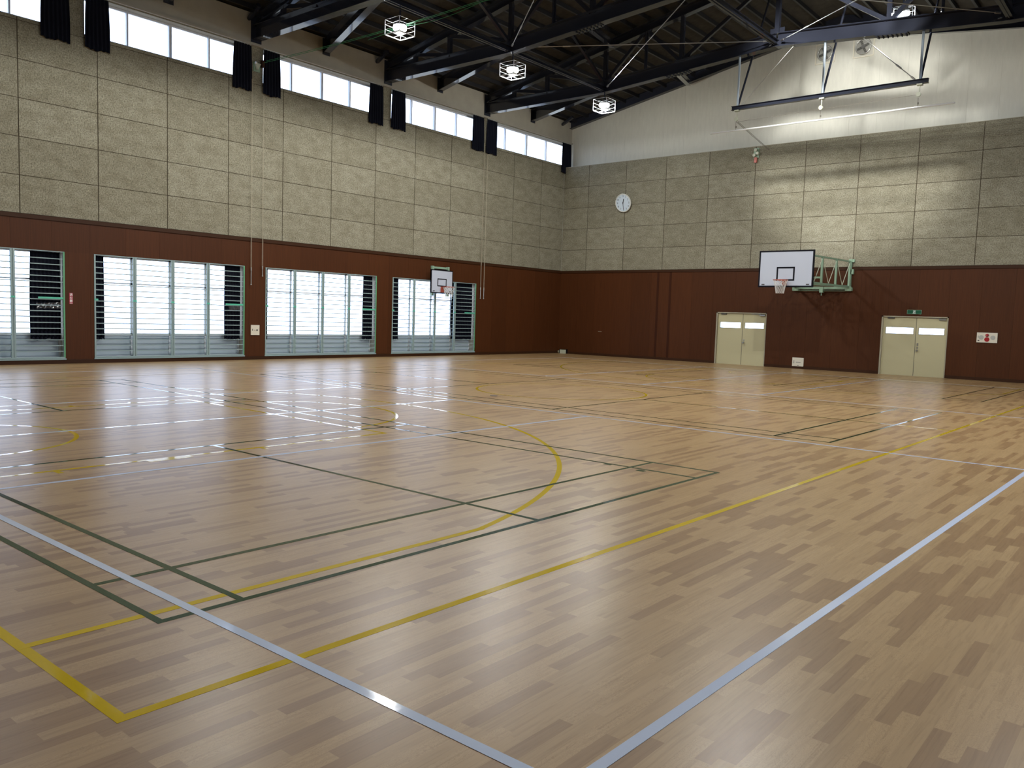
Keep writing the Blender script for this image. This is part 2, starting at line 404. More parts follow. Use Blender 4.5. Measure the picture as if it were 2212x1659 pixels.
# ------------------------------------------------------------------ windows
def flex(side): return (lambda d: d) if side == 'left' else (lambda d: XR-d)
wi = 0
def lower_window(side, a, c):
    global wi; wi += 1; X = flex(side); z0, z1 = LZ
    root = sempty('window_%d' % wi, (X(0), (a+c)/2, z0))
    f = MB(); t = .05   # outer aluminium sash
    for zz in (z0, z1-t, 2.05): f.box(X(-.32), X(-.27), a, c, zz, zz+(t if zz != 2.05 else .04))
    for i in range(5): y = a+(c-a-t)*i/4; f.box(X(-.32), X(-.27), y, y+t, z0, z1)
    f.box(X(-.32), X(-.27), a, c, .70, .76)
    f.build('window_sash', 'sash_pale', root)
    p = MB(); p.box(X(-.300), X(-.294), a+.01, c-.01, .75, z1-.01); p.build('window_pane', 'pane_glass', root)
    p = MB(); p.box(X(-.300), X(-.294), a+.01, c-.01, z0+.01, .71); p.build('frosted_pane', 'frosted_panel', root)
    s_ = MB(); s_.box(X(-.30), X(.03), a-.01, c+.01, z0-.02, z0+.012); s_.build('window_sill', 'guard_paint', root)
    # inner ball guard: framed panels with horizontal bars
    fr = MB(); w_ = .045
    fr.box(X(-.035), X(.012), a+.005, a+w_, z0+.015, z1-.004); fr.box(X(-.035), X(.012), c-w_, c-.005, z0+.015, z1-.004)
    fr.box(X(-.03), X(.008), a+w_, c-w_, z0+.015, z0+.05); fr.box(X(-.03), X(.008), a+w_, c-w_, z1-.022, z1-.004)
    fr.build('guard_frame', 'guard_paint', root)
    for i in (1, 2, 3):
        y = a+(c-a)*(i/4 - .006*i); mm = MB(); mm.box(X(-.032), X(.008), y-.05, y-.008, z0+.05, z1-.022); mm.box(X(-.032), X(.008), y+.008, y+.05, z0+.05, z1-.022)
        mm.box(X(-.028), X(-.006), y-.01, y+.01, z0+.05, z1-.022)
        mm.build('guard_post', 'guard_paint', root)
    bars = MB(); zz = z0+.19
    while zz < z1-.08: bars.box(X(-.02), X(.0), a+w_, c-w_, zz-.011, zz+.011); zz += .142
    bars.build('guard_bars', 'guard_paint', root)
    g_ = MB(); g_.box(X(.0125), X(.017), c-.038, c-.004, z0+.04, z1-.01)
    g_.box(X(.0125), X(.019), c-.043, c-.012, .9, 1.9); g_.build('green_edge_strip', 'guard_green', root)
    tp = MB(); tp.box(X(.0125), X(.016), c-.62, c-.05, 1.60, 1.645)
    for i in (1, 2, 3): y = a+(c-a)*(i/4-.006*i); tp.box(X(.0085), X(.0115), y-.05, y+.05, 1.60, 1.645)
    tp.box(X(.0125), X(.016), a+.01, a+.10, 1.60, 1.645)
    tp.build('tape_strip', 'tape_green', root)
def upper_window(side, a, c):
    global wi; wi += 1; X = flex(side); z0, z1 = UZ
    root = sempty('window_%d' % wi, (X(0), (a+c)/2, z0))
    f = MB(); t = .05
    for zz in (z0, z1-t): f.box(X(-.30), X(-.24), a, c, zz, zz+t)
    n = 4
    for i in range(n+1):
        y = a+(c-a-t)*i/n; tt = .075 if i == n//2 else .045; f.box(X(-.31), X(-.22), y, y+tt, z0, z1)
    f.build('window_sash', 'sash_pale', root)
    p = MB(); p.box(X(-.272), X(-.266), a+.01, c-.01, z0+.01, z1-.01); p.build('window_pane', 'pane_glass', root)
    s_ = MB(); s_.box(X(-.24), X(.012), a, min(c, .3), z0-.012, z0+.004); s_.build('window_sill', 'aluminium', root)
for side in ('left', 'right'):
    for a, c in LOWB: lower_window(side, a, c)
    for a, c in UPB: upper_window(side, a, c)

def curtain(x, y0, y1, z0, z1, label, group, flare=.03, amp=.022):
    n = max(24, int((y1-y0)*90)); rows = 9; mb = MB(); vs = []
    ph = random.random()*6; nf = (y1-y0)/.085
    for side in (0, 1):
        for r in range(rows):
            t = r/(rows-1); z = z1+(z0-z1)*t
            for i in range(n+1):
                u = i/n; yc = (y0+y1)/2; hw = (y1-y0)/2*(1+flare*t/((y1-y0)/2)+.05*math.sin(t*3))
                y = yc+(u*2-1)*hw
                dx = amp*(.45+.55*t)*math.sin(u*nf*2*math.pi/1.0+ph+.8*math.sin(t*2.2+u*3))
                zz = z + (.018*math.sin(u*9+ph) + .012*math.sin(u*23))*(t == 1)
                vs.append((x+dx+(.004 if side else 0), y, zz))
    W_ = n+1; fs = []
    for side in (0, 1):
        o = side*rows*W_
        for r in range(rows-1):
            for i in range(n):
                q = (o+r*W_+i, o+r*W_+i+1, o+(r+1)*W_+i+1, o+(r+1)*W_+i); fs.append(q if side else q[::-1])
    R = rows*W_
    for r in range(rows-1):
        for i in (0, n): fs.append((r*W_+i, (r+1)*W_+i, R+(r+1)*W_+i, R+r*W_+i))
    for i in range(n):
        for r in (0, rows-1): fs.append((r*W_+i, r*W_+i+1, R+r*W_+i+1, R+r*W_+i))
    mb.add(vs, fs)
    rings = MB()
    o = mb.build('curtain', 'curtain_navy', origin=(x, (y0+y1)/2, z0), smooth=True)
    for i in range(int((y1-y0)/.1)+1):
        y = y0+.03+i*.1
        if y < y1: rings.tube([(x, y, z1-.005), (x, y, z1+.028)], .006, 6)
    rings.beam((x, y0, z1+.03), (x, y1, z1+.03), .014, .014)
    rings.build('curtain_rail', 'brush_metal', o)
    tag(o, label, 'curtain', group)
G = 'navy curtains at the high windows'; G2 = 'navy curtains behind the lower window guards'
upc = [((-21.10, -20.50), 'wide navy curtain at the top left, right end of the leftmost high window'),
       ((-20.09, -19.53), 'navy curtain at the left end of the largest fully seen high window'),
       ((-16.03, -15.48), 'navy curtain left of the small pulley bracket, beside the high window'),
       ((-15.06, -14.52), 'navy curtain right of the small pulley bracket, at a high window'),
       ((-11.03, -10.47), 'navy curtain at the right end of the second full high window'),
       ((-10.06, -9.47), 'navy curtain at the left end of the third full high window'),
       ((-6.00, -5.39), 'left one of the close pair of navy curtains high near the corner'),
       ((-5.17, -4.61), 'right one of the close pair of navy curtains high near the corner'),
       ((-.30, .34), 'navy curtain bunched in the far corner above the panel ledge')]
for (a, c), lab in upc: curtain(.055, a, c, 7.80, 9.075, lab, G)
lowc = [((-21.36, -20.70), 'wide black curtain behind the guard of the leftmost lower window'),
        ((-19.88, -19.62), 'narrow dark curtain at the left end of the widest lower window'),
        ((-16.18, -15.68), 'dark curtain at the right end of the widest lower window, beside the small wall plate'),
        ((-14.88, -14.74), 'very narrow dark curtain at the left end of the second full lower window'),
        ((-11.00, -10.62), 'dark curtain at the right end of the second full lower window'),
        ((-9.78, -9.42), 'dark curtain at the left end of the lower window behind the small backboard'),
        ((-6.68, -5.58), 'broad dark curtain right of the small backboard, in the last lower window')]
for (a, c), lab in lowc: curtain(-.155, a, c, .60, 2.742, lab, G2, flare=.012, amp=.02)
# clear film taped over the guards in front of the curtains
for (a, c), zc, lab in (((-21.3, -20.72), 1.42, 'crumpled clear film on the guard of the leftmost lower window'),
                        ((-16.15, -15.70), 1.50, 'crumpled clear film on the guard right end of the widest lower window')):
    mb = MB(); n = 14; vs = []; fs = []
    for r in range(5):
        for i in range(n+1):
            u = i/n; vs.append((.030+.008*math.sin(i*1.7+r), a+(c-a)*u, zc+.12*(r/4-.5)*(1+.7*u)+.05*u*(1-r/4)))
    for r in range(4):
        for i in range(n): q = r*(n+1)+i; fs.append((q, q+1, q+n+2, q+n+1))
    mb.add(vs, fs); tag(mb.build('plastic_film', 'protective_film', origin=(.03, (a+c)/2, zc)), lab, 'plastic film', 'films on the window guards')

# ------------------------------------------------------------------ doors
def door(n, D, sign):
    x0, x1, z0, z1 = D; root = sempty('door_%d' % n, ((x0+x1)/2, 0, 0)); t = .05
    f = MB(); f.box(x0, x0+t, -.02, .16, 0, z1); f.box(x1-t*.6, x1, -.02, .16, 0, z1); f.box(x0, x1, -.02, .16, z1-.035, z1)
    f.build('door_frame', 'door_frame', root)
    xm = (x0+x1)/2+.06
    for i, (a, c) in enumerate(((x0+t+.008, xm-.006), (xm+.006, x1-t*.6-.008))):
        ga, gc = a+.08, c-.075; gz = (1.385, 1.585)
        lf = MB()
        for r in holes_grid(a-.012 if i == 0 else a-.001, c+.001 if i == 0 else c+.012, .001, z1-.02, [(ga, gc, gz[0], gz[1])]): lf.box(r[0], r[1], .045, .09, r[2], r[3])
        leaf = lf.build('door_leaf', 'door_cream', root)
        gl = MB(); gl.box(ga, gc, .062, .068, gz[0], gz[1]); gl.build('door_glass', 'pane_glass', leaf)
        be = MB(); q = .014
        be.box(ga-q, gc+q, .037, .045, gz[1], gz[1]+q); be.box(ga-q, gc+q, .037, .045, gz[0]-q, gz[0]); be.box(ga-q, ga, .037, .045, gz[0], gz[1]); be.box(gc, gc+q, .037, .045, gz[0], gz[1])
        be.build('glass_bead', 'door_frame', leaf)
        cl = MB()
        if i == 1: cl.box(c-.24, c-.03, -.01, .045, z1-.115, z1-.06); cl.beam((c-.2, .01, z1-.05), (c-.55, .03, z1-.05), .02, .012)
        else: cl.box(a+.12, a+.34, .0, .045, z1-.085, z1-.05)
        cl.build('door_closer', 'metal_grey' if i else 'dark_grey', leaf)
    h = MB(); xk = xm+.075
    h.disc((xk, .036, .935), (0, 1, 0), .026, .02, 20); h.tube([(xk, .04, .845), (xk, .0, .845)], .014, 12); h.tube([(xk, .0, .845), (xk, -.04, .845)], [.034, .030], 16)
    if n == 2: h.box(xk-.025, xk+.025, .038, .045, 1.0, 1.09)
    h.build('door_handle', 'metal_grey', root)
    ed = MB(); ed.box(xm-.008, xm+.008, .043, .075, .01, z1-.05); ed.build('meeting_gap', 'door_edge', root)
door(1, D1, False); door(2, D2, True)

# ------------------------------------------------------------------ floor markings
def wx(x, y): return x + .0125*(y+27)*max(0, (x-9.5)/8.5)
ZL = {'yellow': .0006, 'green': .0011, 'white': .0016}
def strip(mb, p, q, z, w=.05):
    if abs(p[0]-q[0]) < abs(p[1]-q[1]): z = z+.0002
    p = Vector((wx(*p), p[1], 0)); q = Vector((wx(*q), q[1], 0)); d = (q-p).normalized(); n = Vector((-d.y, d.x, 0))*w/2; p = p-d*w/2; q = q+d*w/2
    vs = [p-n, q-n, q+n, p+n]; lo = [(v.x, v.y, .0001) for v in vs]; hi = [(v.x, v.y, z) for v in vs]
    mb.add(lo+hi, [(4, 5, 6, 7), (0, 1, 5, 4), (1, 2, 6, 5), (2, 3, 7, 6), (3, 0, 4, 7)])
def arc(mb, c, r, a0, a1, z, w=.05, n=72):
    vs = []
    for i in range(n+1):
        t = math.radians(a0+(a1-a0)*i/n)
        for rr in (r-w/2, r+w/2):
            x, y = c[0]+rr*math.cos(t), c[1]+rr*math.sin(t); vs.append((wx(x, y), y, z))
    mb.add(vs, [(2*i, 2*i+1, 2*i+3, 2*i+2) for i in range(n)])
# basketball
_arc = arc
bk = thing('basketball_court_lines', 'yellow basketball court lines with three-point arcs painted on the floor', 'floor marking', (XC, -15.38, 0))
zy = ZL['yellow']; X0, X1, YA, YZ, YM = 4.15, 18.74, -27.95, -2.81, -15.38
for nm, segs in (('sideline', [((X1, YA), (X1, YZ))]), ('sideline', [((X0, YA), (X0, YZ))]), ('baseline', [((X0, YA), (X1, YA))]), ('baseline', [((X0, YZ), (X1, YZ))]), ('centre_line', [((13.45, YM), (X1, YM))]), ('centre_line', [((X0, YM), (9.45, YM))])):
    mb = MB()
    for p, q in segs: strip(mb, p, q, zy)
    mb.build(nm, 'line_yellow', bk)
mb = MB(); arc(mb, (XC, YM), 1.75, 0, 360, zy); mb.build('centre_circle', 'line_yellow', bk)
for sgn, yb in ((1, YA), (-1, YZ)):
    Y = lambda d: yb+sgn*d
    cy = 1.53; mb = MB(); th = math.degrees(math.asin(1.44/6.52))
    if sgn > 0: arc(mb, (XC, Y(cy)), 6.52, th, 180-th, zy+.0001, n=110)
    else: arc(mb, (XC, Y(cy)), 6.52, -th, -180+th, zy+.0001, n=110)
    for s in (-1, 1): strip(mb, (XC+s*6.36, Y(0)), (XC+s*6.36, Y(cy+1.44)), zy)
    mb.build('three_point_line', 'line_yellow', bk)
    mb = MB()
    for s in (-1, 1): strip(mb, (XC+s*2.38, Y(0)), (XC+s*2.38, Y(5.59)), zy)
    strip(mb, (XC-2.38, Y(5.59)), (XC+2.38, Y(5.59)), zy)
    for s in (-1, 1):
        for d in (1.68, 3.79, 4.67): strip(mb, (XC+s*2.40, Y(d)), (XC+s*2.50, Y(d)), zy)
        strip(mb, (XC+s*2.45, Y(2.55)), (XC+s*2.45, Y(2.91)), zy, .09)
    mb.build('free_throw_lane', 'line_yellow', bk)
    mb = MB(); arc(mb, (XC, Y(5.59)), 1.75, 0 if sgn > 0 else -180, 180 if sgn > 0 else 0, zy); mb.build('free_throw_arc', 'line_yellow', bk)
    mb = MB(); arc(mb, (XC, Y(1.50)), 1.25, 0 if sgn > 0 else -180, 180 if sgn > 0 else 0, zy)
    for s in (-1, 1): strip(mb, (XC+s*1.25, Y(1.15)), (XC+s*1.25, Y(1.5)), zy)
    mb.build('no_charge_arc', 'line_yellow', bk)
# badminton
gz = ZL['green']
def badminton(yc, h, label):
    r = thing('badminton_court_lines', label, 'floor marking', (XC, yc, 0), 'green badminton court lines')
    h2 = h-.44
    for nm, segs in (('sideline', [((4.95, yc-h), (17.93, yc-h))]), ('sideline', [((4.95, yc+h), (17.93, yc+h))]),
                     ('singles_sideline', [((4.95, yc-h2), (17.93, yc-h2))]), ('singles_sideline', [((4.95, yc+h2), (17.93, yc+h2))]),
                     ('baseline', [((17.93, yc-h), (17.93, yc+h))]), ('baseline', [((4.95, yc-h), (4.95, yc+h))]),
                     ('long_service_line', [((17.18, yc-h), (17.18, yc+h))]), ('long_service_line', [((5.70, yc-h), (5.70, yc+h))]),
                     ('short_service_line', [((13.40, yc-h), (13.40, yc+h))]), ('short_service_line', [((9.48, yc-h), (9.48, yc+h))]),
                     ('centre_line', [((13.40, yc), (17.93, yc))]), ('centre_line', [((4.95, yc), (9.48, yc))])):
        mb = MB()
        for p, q in segs: strip(mb, p, q, gz, .04)
        mb.build(nm, 'line_green', r)
    return r
r = badminton(-24.47, 2.92, 'green badminton court lines nearest the camera')
for xa, ya in ((16.94, -22.06), (17.37, -22.11)): mb = MB(); mb.box(xa, xa+.09, ya, ya+.07, .0002, .0016); mb.build('position_mark', 'line_green', r)
badminton(-15.39, 2.93, 'green badminton court lines in the middle of the floor')
badminton(-6.15, 2.93, 'green badminton court lines farthest away by the back wall')
# volleyball
zw = ZL['white']
def volley(ya, yb, label):
    r = thing('volleyball_court_lines', label, 'floor marking', (XC, (ya+yb)/2, 0), 'white volleyball court lines')
    for nm, p, q in (('sideline', (2.66, ya), (20.20, ya)), ('sideline', (2.66, yb), (20.20, yb)), ('baseline', (20.20, ya), (20.20, yb)), ('baseline', (2.66, ya), (2.66, yb)),
                     ('attack_line', (14.33, ya), (14.33, yb)), ('attack_line', (8.53, ya), (8.53, yb)), ('centre_line', (XC, ya), (XC, yb))):
        mb = MB(); strip(mb, p, q, zw); mb.build(nm, 'line_white', r)
volley(-27.20, -18.63, 'white volleyball court lines crossing the foreground')
volley(-12.12, -3.0, 'white volleyball court lines at the far end of the floor')
for x, y, lab in ((11.38, -17.42, 'small round dark floor socket cap beyond the second white sideline'),):
    mb = MB(); mb.disc((x, y, .002), (0, 0, 1), .075, .004, 24); tag(mb.build('floor_socket_cap', 'floor_brass', origin=(x, y, 0)), lab, 'floor cap')

# ------------------------------------------------------------------ roof steel
def bc_z(x):      # underside of the bottom chord
    x = min(x, XR-x); return 9.27 if x < 5.4 else 9.27+(x-5.4)/(XC-5.4)*.45
def tc_z(x): return 9.66+SL*min(x, XR-x)
TY = [-5.17, -10.23, -15.30, -20.36]
TL = ['dark steel roof truss nearest the back wall, carrying the hanging batten beam', 'dark steel roof truss second from the back wall',
      'dark steel roof truss at the top left, third from the back wall', 'dark steel roof truss just above the top of the picture']
for y, lab in zip(TY, TL):
    T = thing('roof_truss', lab, 'roof truss', (XC, y, 9.3), 'roof trusses')
    mb = MB()
    nodes = [.02, 5.4, XC, XR-5.4, XR-.02]
    for a, c in zip(nodes, nodes[1:]): mb.hbeam((a, y, bc_z(a)), (c, y, bc_z(c)), .26, .40)
    mb.build('bottom_chord', 'steel_dark', T)
    mb = MB(); mb.hbeam((.02, y, tc_z(0)), (XC, y, tc_z(XC)), .22, .28); mb.hbeam((XR-.02, y, tc_z(0)), (XC, y, tc_z(XC)), .22, .28)
    mb.build('top_chord', 'steel_dark', T)
    for X in (lambda d: d, lambda d: XR-d):
        ep = MB(); ep.box(X(.0), X(.035), y-.17, y+.17, 9.2, 9.97); ep.build('end_plate', 'steel_dark', T)
        kn = MB(); kn.prism([(X(.03), 9.66), (X(1.3), 9.66), (X(1.3), 9.86), (X(.03), 9.74)], y-.01, y+.01, 'y'); kn.build('haunch_plate', 'steel_dark', T)
        for x in (1.35, 2.9, 5.4, 8.3):
            st = MB(); zb, zt = bc_z(x)+.38, tc_z(x)+.03
            st.beam((X(x), y, zb), (X(x), y, zt), .11, .13); st.build('strut', 'steel_dark', T)
        st = MB()
        for s in (-.045, .045): st.tube([(X(6.98), y+s, bc_z(6.98)+.38), (X(6.98), y+s, tc_z(6.98)+.03)], .03, 10)
        st.build('round_strut', 'steel_dark', T)
        for xa, xb in ((2.9, 1.35), (5.35, 2.95), (5.45, 6.9), (8.25, 7.05), (8.35, 11.3)):
            st = MB(); st.beam((X(xa), y, bc_z(xa)+.40), (X(xb), y, tc_z(xb)+.02), .09, .11); st.build('diagonal', 'steel_dark', T)
        gp = MB(); x = 8.2; z = bc_z(x)
        gp.beam((X(x-.42), y, bc_z(x-.42)-.012), (X(x+.42), y, bc_z(x+.42)-.012), .26, .022)
        for i in range(7):
            for j in (-.09, -.045, .045, .09):
                xx = x-.36+.12*i; zz = bc_z(xx)-.03; gp.box(X(xx-.014), X(xx+.014), y+j-.014, y+j+.014, zz-.022, zz+.008)
        gp.build('splice_plate', 'steel_dark', T)
    if True:
        st = MB(); st.beam((XC, y, bc_z(XC)+.38), (XC, y, tc_z(XC)+.03), .13, .13); st.build('strut', 'steel_dark', T)
        for x in (5.4, XC, XR-5.4): gp = MB(); z = bc_z(x); gp.box(x-.22, x+.22, y-.008, y+.008, z+.38, z+.56); gp.build('gusset_plate', 'steel_dark', T)
for x, lab in ((5.4, 'long dark tie beam under the roof above the row of lamps'), (XC, 'long dark tie beam along the middle of the roof'), (XR-5.4, 'long dark tie beam at the top right corner')):
    mb = MB(); z = bc_z(x)+.02
    mb.hbeam((x, -20.3, z+.03), (x, -5.05, z+.03), .15, .15, .012, .01)
    mb.beam((x, -20.3, z+.02), (x, -5.05, z+.02), .02, .02)
    tag(mb.build('tie_beam', 'steel_dark', origin=(x, -12, z)), lab, 'roof beam', 'long tie beams')
# wall-to-node diagonal beams
for ym, yt, lab in ((-2.35, -5.05, 'dark diagonal beam from the window wall to the truss nearest the corner'), (-7.75, -10.1, 'dark diagonal beam from the window wall to the second truss, behind the middle lamp'),
                    (-12.8, -15.15, 'dark diagonal beam from the window wall toward the top left lamp'), (-17.95, -20.2, 'stub of a dark diagonal beam at the very top left of the window wall')):
    mb = MB(); mb.hbeam((.02, ym, 9.55), (5.15, yt, 9.33), .2, .42); mb.box(0, .03, ym-.14, ym+.14, 9.5, 10.0)
    tag(mb.build('diagonal_beam', 'steel_dark', origin=(0, ym, 9.5)), lab, 'roof beam', 'diagonal roof beams')
# short hangers at the eave
for ym, lab in ((-.35, 'short inclined strut in the far roof corner above the wall'), (-5.9+.35, None), (-10.75, 'short dark eave strut above the third full high window'), (-15.55, 'short dark eave strut left of the third roof truss')):
    if lab is None: continue
    mb = MB(); mb.beam((.06, ym, 9.82), (.62, ym-.05, roof(.6)-.16), .10, .10); mb.disc((.06, ym, 9.82), (1, 0, 0), .06, .05, 12)
    tag(mb.build('eave_strut', 'steel_dark', origin=(.06, ym, 9.8)), lab, 'roof strut', 'eave struts')
# sway braces dropping from the top chord of one truss to the splice of the next
for y in TY[:3]:
    for X, sd in ((lambda d: d, 'left'), (lambda d: XR-d, 'right')):
        mb = MB(); y1 = y+5.06 if y < -6 else .28
        mb.hbeam((X(8.15), y+.1, bc_z(8.2)-.02), (X(5.7), y1-.1, tc_z(5.7)-.03), .16, .2)
        w_ = {-5.17: 'next to the gable', -10.23: 'behind the second truss', -15.30: 'behind the third truss'}[y]
        tag(mb.build('sway_brace', 'steel_dark', origin=(X(8), y, 9.4)), 'slanting dark steel brace %s, under the %s roof slope' % (w_, sd), 'roof brace', 'sway braces')
        mb = MB(); mb.beam((X(5.4), y-.1, bc_z(5.4)+.35), (X(5.4), y-2.5, roof(5.4)-.15), .09, .09); mb.beam((X(5.4), y-4.9, bc_z(5.4)+.35), (X(5.4), y-2.56, roof(5.4)-.15), .09, .09)
        w_ = {-5.17: 'between first and second truss', -10.23: 'between second and third truss', -15.30: 'between third and fourth truss'}[y]
        tag(mb.build('inclined_brace', 'steel_dark', origin=(X(5.4), y-2.5, 9.6)), 'inverted V of dark braces %s, under %s roof slope' % (w_, sd), 'roof brace', 'inverted V braces')
# horizontal tie rods
for i, (ya, yb) in enumerate(((-5.17, -10.23), (-10.23, -15.30), (-15.30, -20.36))):
    for xa, xb in ((5.4, XC), (XC, XR-5.4)):
        for p, q in (((xa, ya), (xb, yb)), ((xa, yb), (xb, ya))):
            dz_ = .14 if p[1] > q[1] else .19; zp, zq = bc_z(p[0])+dz_, bc_z(q[0])+dz_
            P_, Q_ = Vector((p[0], p[1], zp)), Vector((q[0], q[1], zq)); d = (Q_-P_).normalized(); P_ += d*.35; Q_ -= d*.35
            mb = MB(); mb.tube([P_, Q_], .013, 8); m_ = P_+d*1.2; mb.tube([m_, m_+d*.22], .024, 8)
            mb.tube([P_-d*.08, P_+d*.06], .03, 8); mb.tube([Q_-d*.06, Q_+d*.08], .03, 8)
            dirn = 'running away' if (p[1] > q[1]) == (p[0] < q[0]) else 'running across'
            tag(mb.build('tie_rod', 'steel_rod', origin=P_), 'thin steel tie rod %s in %s truss bay, %s half of roof' % (dirn, ('first', 'second', 'third')[i], 'left' if xa < 6 else 'right'), 'tie rod', 'horizontal roof tie rods')

# ------------------------------------------------------------------ high-bay lamps
def lamp(x, y, z, label, power, aim=None, cone=173):
    L = thing('high_bay_lamp', label, 'ceiling lamp', (x, y, z), 'high-bay lamps')
    c = Vector((x, y, z)); A = Matrix.Identity(3)
    if aim: A = (Vector(aim)-c).to_track_quat('-Z', 'Y').to_matrix()
    def bl(mb, *a): mb.v = [tuple(c+A@(Vector(v)-c)) for v in mb.v]; return mb.build(*a)
    mb = MB(); mb.tube([(x, y, z+.14), (x, y, z+.10), (x, y, z+.02), (x, y, z-.01)], [.06, .13, .17, .17], 24); bl(mb, 'lamp_housing', 'dark_grey', L)
    mb = MB(); mb.tube([(x, y, z-.01), (x, y, z-.06), (x, y, z-.11), (x, y, z-.13)], [.168, .178, .165, .12], 24); bl(mb, 'lamp_lens', 'lens_emit', L)
    mb = MB(); n_ = 24; vs = [(x+r_*math.cos(2*math.pi*k/n_), y+r_*math.sin(2*math.pi*k/n_), zz) for zz, r_ in ((z-.125, .125), (z-.205, .115)) for k in range(n_)]
    mb.add(vs, [(k, (k+1) % n_, n_+(k+1) % n_, n_+k) for k in range(n_)]); bl(mb, 'lamp_baffle', 'speaker_grey', L)
    mb = MB(); zt = bc_z(x)+.03
    mb.tube([(x, y, z+.08), (x, y, zt if z < 9.2 else roof(x)-.14)], .022, 8); mb.build('lamp_stem', 'steel_dark', L)
    mb = MB(); h = .27   # wire guard
    for zz in (z-.25, z-.12, z+.0, z+.12):
        q = .013 if zz < z-.2 else .004
        mb.tube([(x-h, y-h, zz), (x+h, y-h, zz), (x+h, y+h, zz), (x-h, y+h, zz)], q, 6, closed=True)
    for a, d in ((-1, -1), (1, -1), (1, 1), (-1, 1)): mb.tube([(x+a*h, y+d*h, z-.25), (x+a*h, y+d*h, z+.12)], .010, 6)
    mb.tube([(x-h, y, z-.25), (x+h, y, z-.25)], .006, 6); mb.tube([(x, y-h, z-.25), (x, y+h, z-.25)], .006, 6)
    mb.tube([(x-h, y, z+.12), (x+h, y, z+.12)], .006, 6)
    bl(mb, 'lamp_guard', 'lamp_glow_frame', L)
    l = bpy.data.lights.new('lamp_light', 'POINT' if cone > 179 else 'SPOT'); l.shadow_soft_size = .055 if cone > 100 else .42; l.energy = power; l.color = (1.0, 1.0, .97)
    if cone < 179: l.spot_size = math.radians(cone); l.spot_blend = .3 if cone > 100 else .6
    o = bpy.data.objects.new('lamp_light', l); COL.objects.link(o); o.parent = L; o.location = A@Vector((0, 0, -.235 if cone > 100 else -.6)); o.rotation_euler = A.to_euler()
    return L
LP = 860
lamp(5.24, -14.46, 8.92, 'lit high-bay lamp in a wire guard, just below the green net ropes', LP)
lamp(5.36, -10.05, 8.92, 'lit high-bay lamp in a wire guard, middle one of the row of three', LP)
lamp(5.42, -5.20, 8.92, 'lit high-bay lamp in a wire guard, lowest of the row, by the gable corner', LP*.8, None, 180)
lamp(14.73, -4.50, 10.28, 'bright lit lamp peeking over the truss above the hoist frame', LP*.5, (14.5, -2.9, 3), 180)
for x_, y_, z_, k_ in ((5.3, -19.5, 8.92, .9), (5.3, -24.5, 8.92, .35), (14.8, -13.0, 8.95, 1.7), (14.8, -19.5, 8.95, .55), (14.8, -24.5, 8.95, .2), (20.3, -13.0, 9.3, 1.7), (20.3, -20.0, 9.3, .9)):
    lamp(x_, y_, z_, 'lit high-bay lamp above the %s part of the floor, %s row' % ('near' if y_ < -22 else 'middle' if y_ < -18 else 'further', 'window side' if x_ < 6 else 'centre' if x_ < 16 else 'opposite wall'), LP*k_)
for x_, y_ in ((14.3, -16.6), (15.4, -17.3)):  # added unseen floods: brighten the back wall and throw the hoist shadow
    lamp(x_, y_, 11.1, 'added unseen floodlight high under the roof, brightening the back wall', 9000, (12.4, 0, 7.7), 29)

# ------------------------------------------------------------------ batten hoist in front of the gable
HY = -5.17
H = thing('batten_hoist_frame', 'dark steel beam hung on paired struts below the truss in front of the gable', 'hoist frame', (12.9, HY, 8.1))
mb = MB(); mb.hbeam((10.12, HY, 8.06), (15.68, HY, 8.06), .12, .12, .012, .01); mb.build('hanging_beam', 'steel_dark', H)
for x in (10.30, 12.88, 15.47):
    for dy in (0, 2.3):
        mb = MB()
        zt = bc_z(x)+.005 if dy == 0 else tc_z(x)+.25
        zr_ = roof(x)-.15; mb.tube([(x, HY+.04*(dy > 0), 8.19), (x, HY if dy == 0 else HY+(zr_-8.17)*.51, zt if dy == 0 else zr_)], .032, 10); mb.build('hanger_strut', 'aluminium' if dy == 0 else 'steel_dark', H)
    mb = MB(); mb.beam((x, HY, 8.05), (x, HY, 7.86), .022, .025); mb.box(x-.07, x+.07, HY-.06, HY+.06, 8.02, 8.06); mb.disc((x-.02, HY, 7.79), (0, 1, 0), .06, .05, 16)
    mb.build('pulley', 'mount_light', H)
for p, q in (((10.42, 8.2), (11.98, bc_z(12)+.02)), ((15.33, 8.2), (13.9, bc_z(13.9)+.02))):
    mb = MB(); P_, Q_ = Vector((p[0], HY, p[1])), Vector((q[0], HY, q[1])); d = (Q_-P_).normalized()
    mb.tube([P_, Q_], .011, 8); mb.tube([P_+d*.5, P_+d*.68], .024, 8); mb.tube([P_, P_+d*.12], .026, 8); mb.build('tension_rod', 'brush_metal', H)
mb = MB(); mb.tube([(9.45, HY, 7.45), (16.35, HY, 7.45)], .024, 12)
bt = tag(mb.build('batten_pipe', 'steel_bright', origin=(12.9, HY, 7.45)), 'long thin pale metal pipe hanging below the dark hoist beam', 'batten pipe')
mb = MB()
for x in (10.30, 12.88, 15.47): mb.tube([(x-.02, HY, 7.70), (x-.02, HY, 7.47)], .006, 6); mb.box(x-.03, x+.0, HY-.015, HY+.015, 7.53, 7.58)
mb.build('suspension_wire', 'wire', bt)
mb = MB(); mb.tube([(15.45, HY-.02, 7.78), (10.3, HY-.02, 7.70)], .004, 6); mb.tube([(10.3, HY, 7.7), (9.2, -.1, 7.86)], .006, 6); mb.tube([(10.35, HY, 7.7), (9.26, -.1, 7.84)], .006, 6)
tag(mb.build('hoist_cable', 'wire', origin=(12, HY, 7.7)), 'thin cable along the hoist beam leading to the pulley on the back wall', 'cable')
x = 8.72; K = thing('wall_pulley_block', 'pale green pulley block on the back wall panels below the hoist', 'pulley', (x, 0, 7.75))
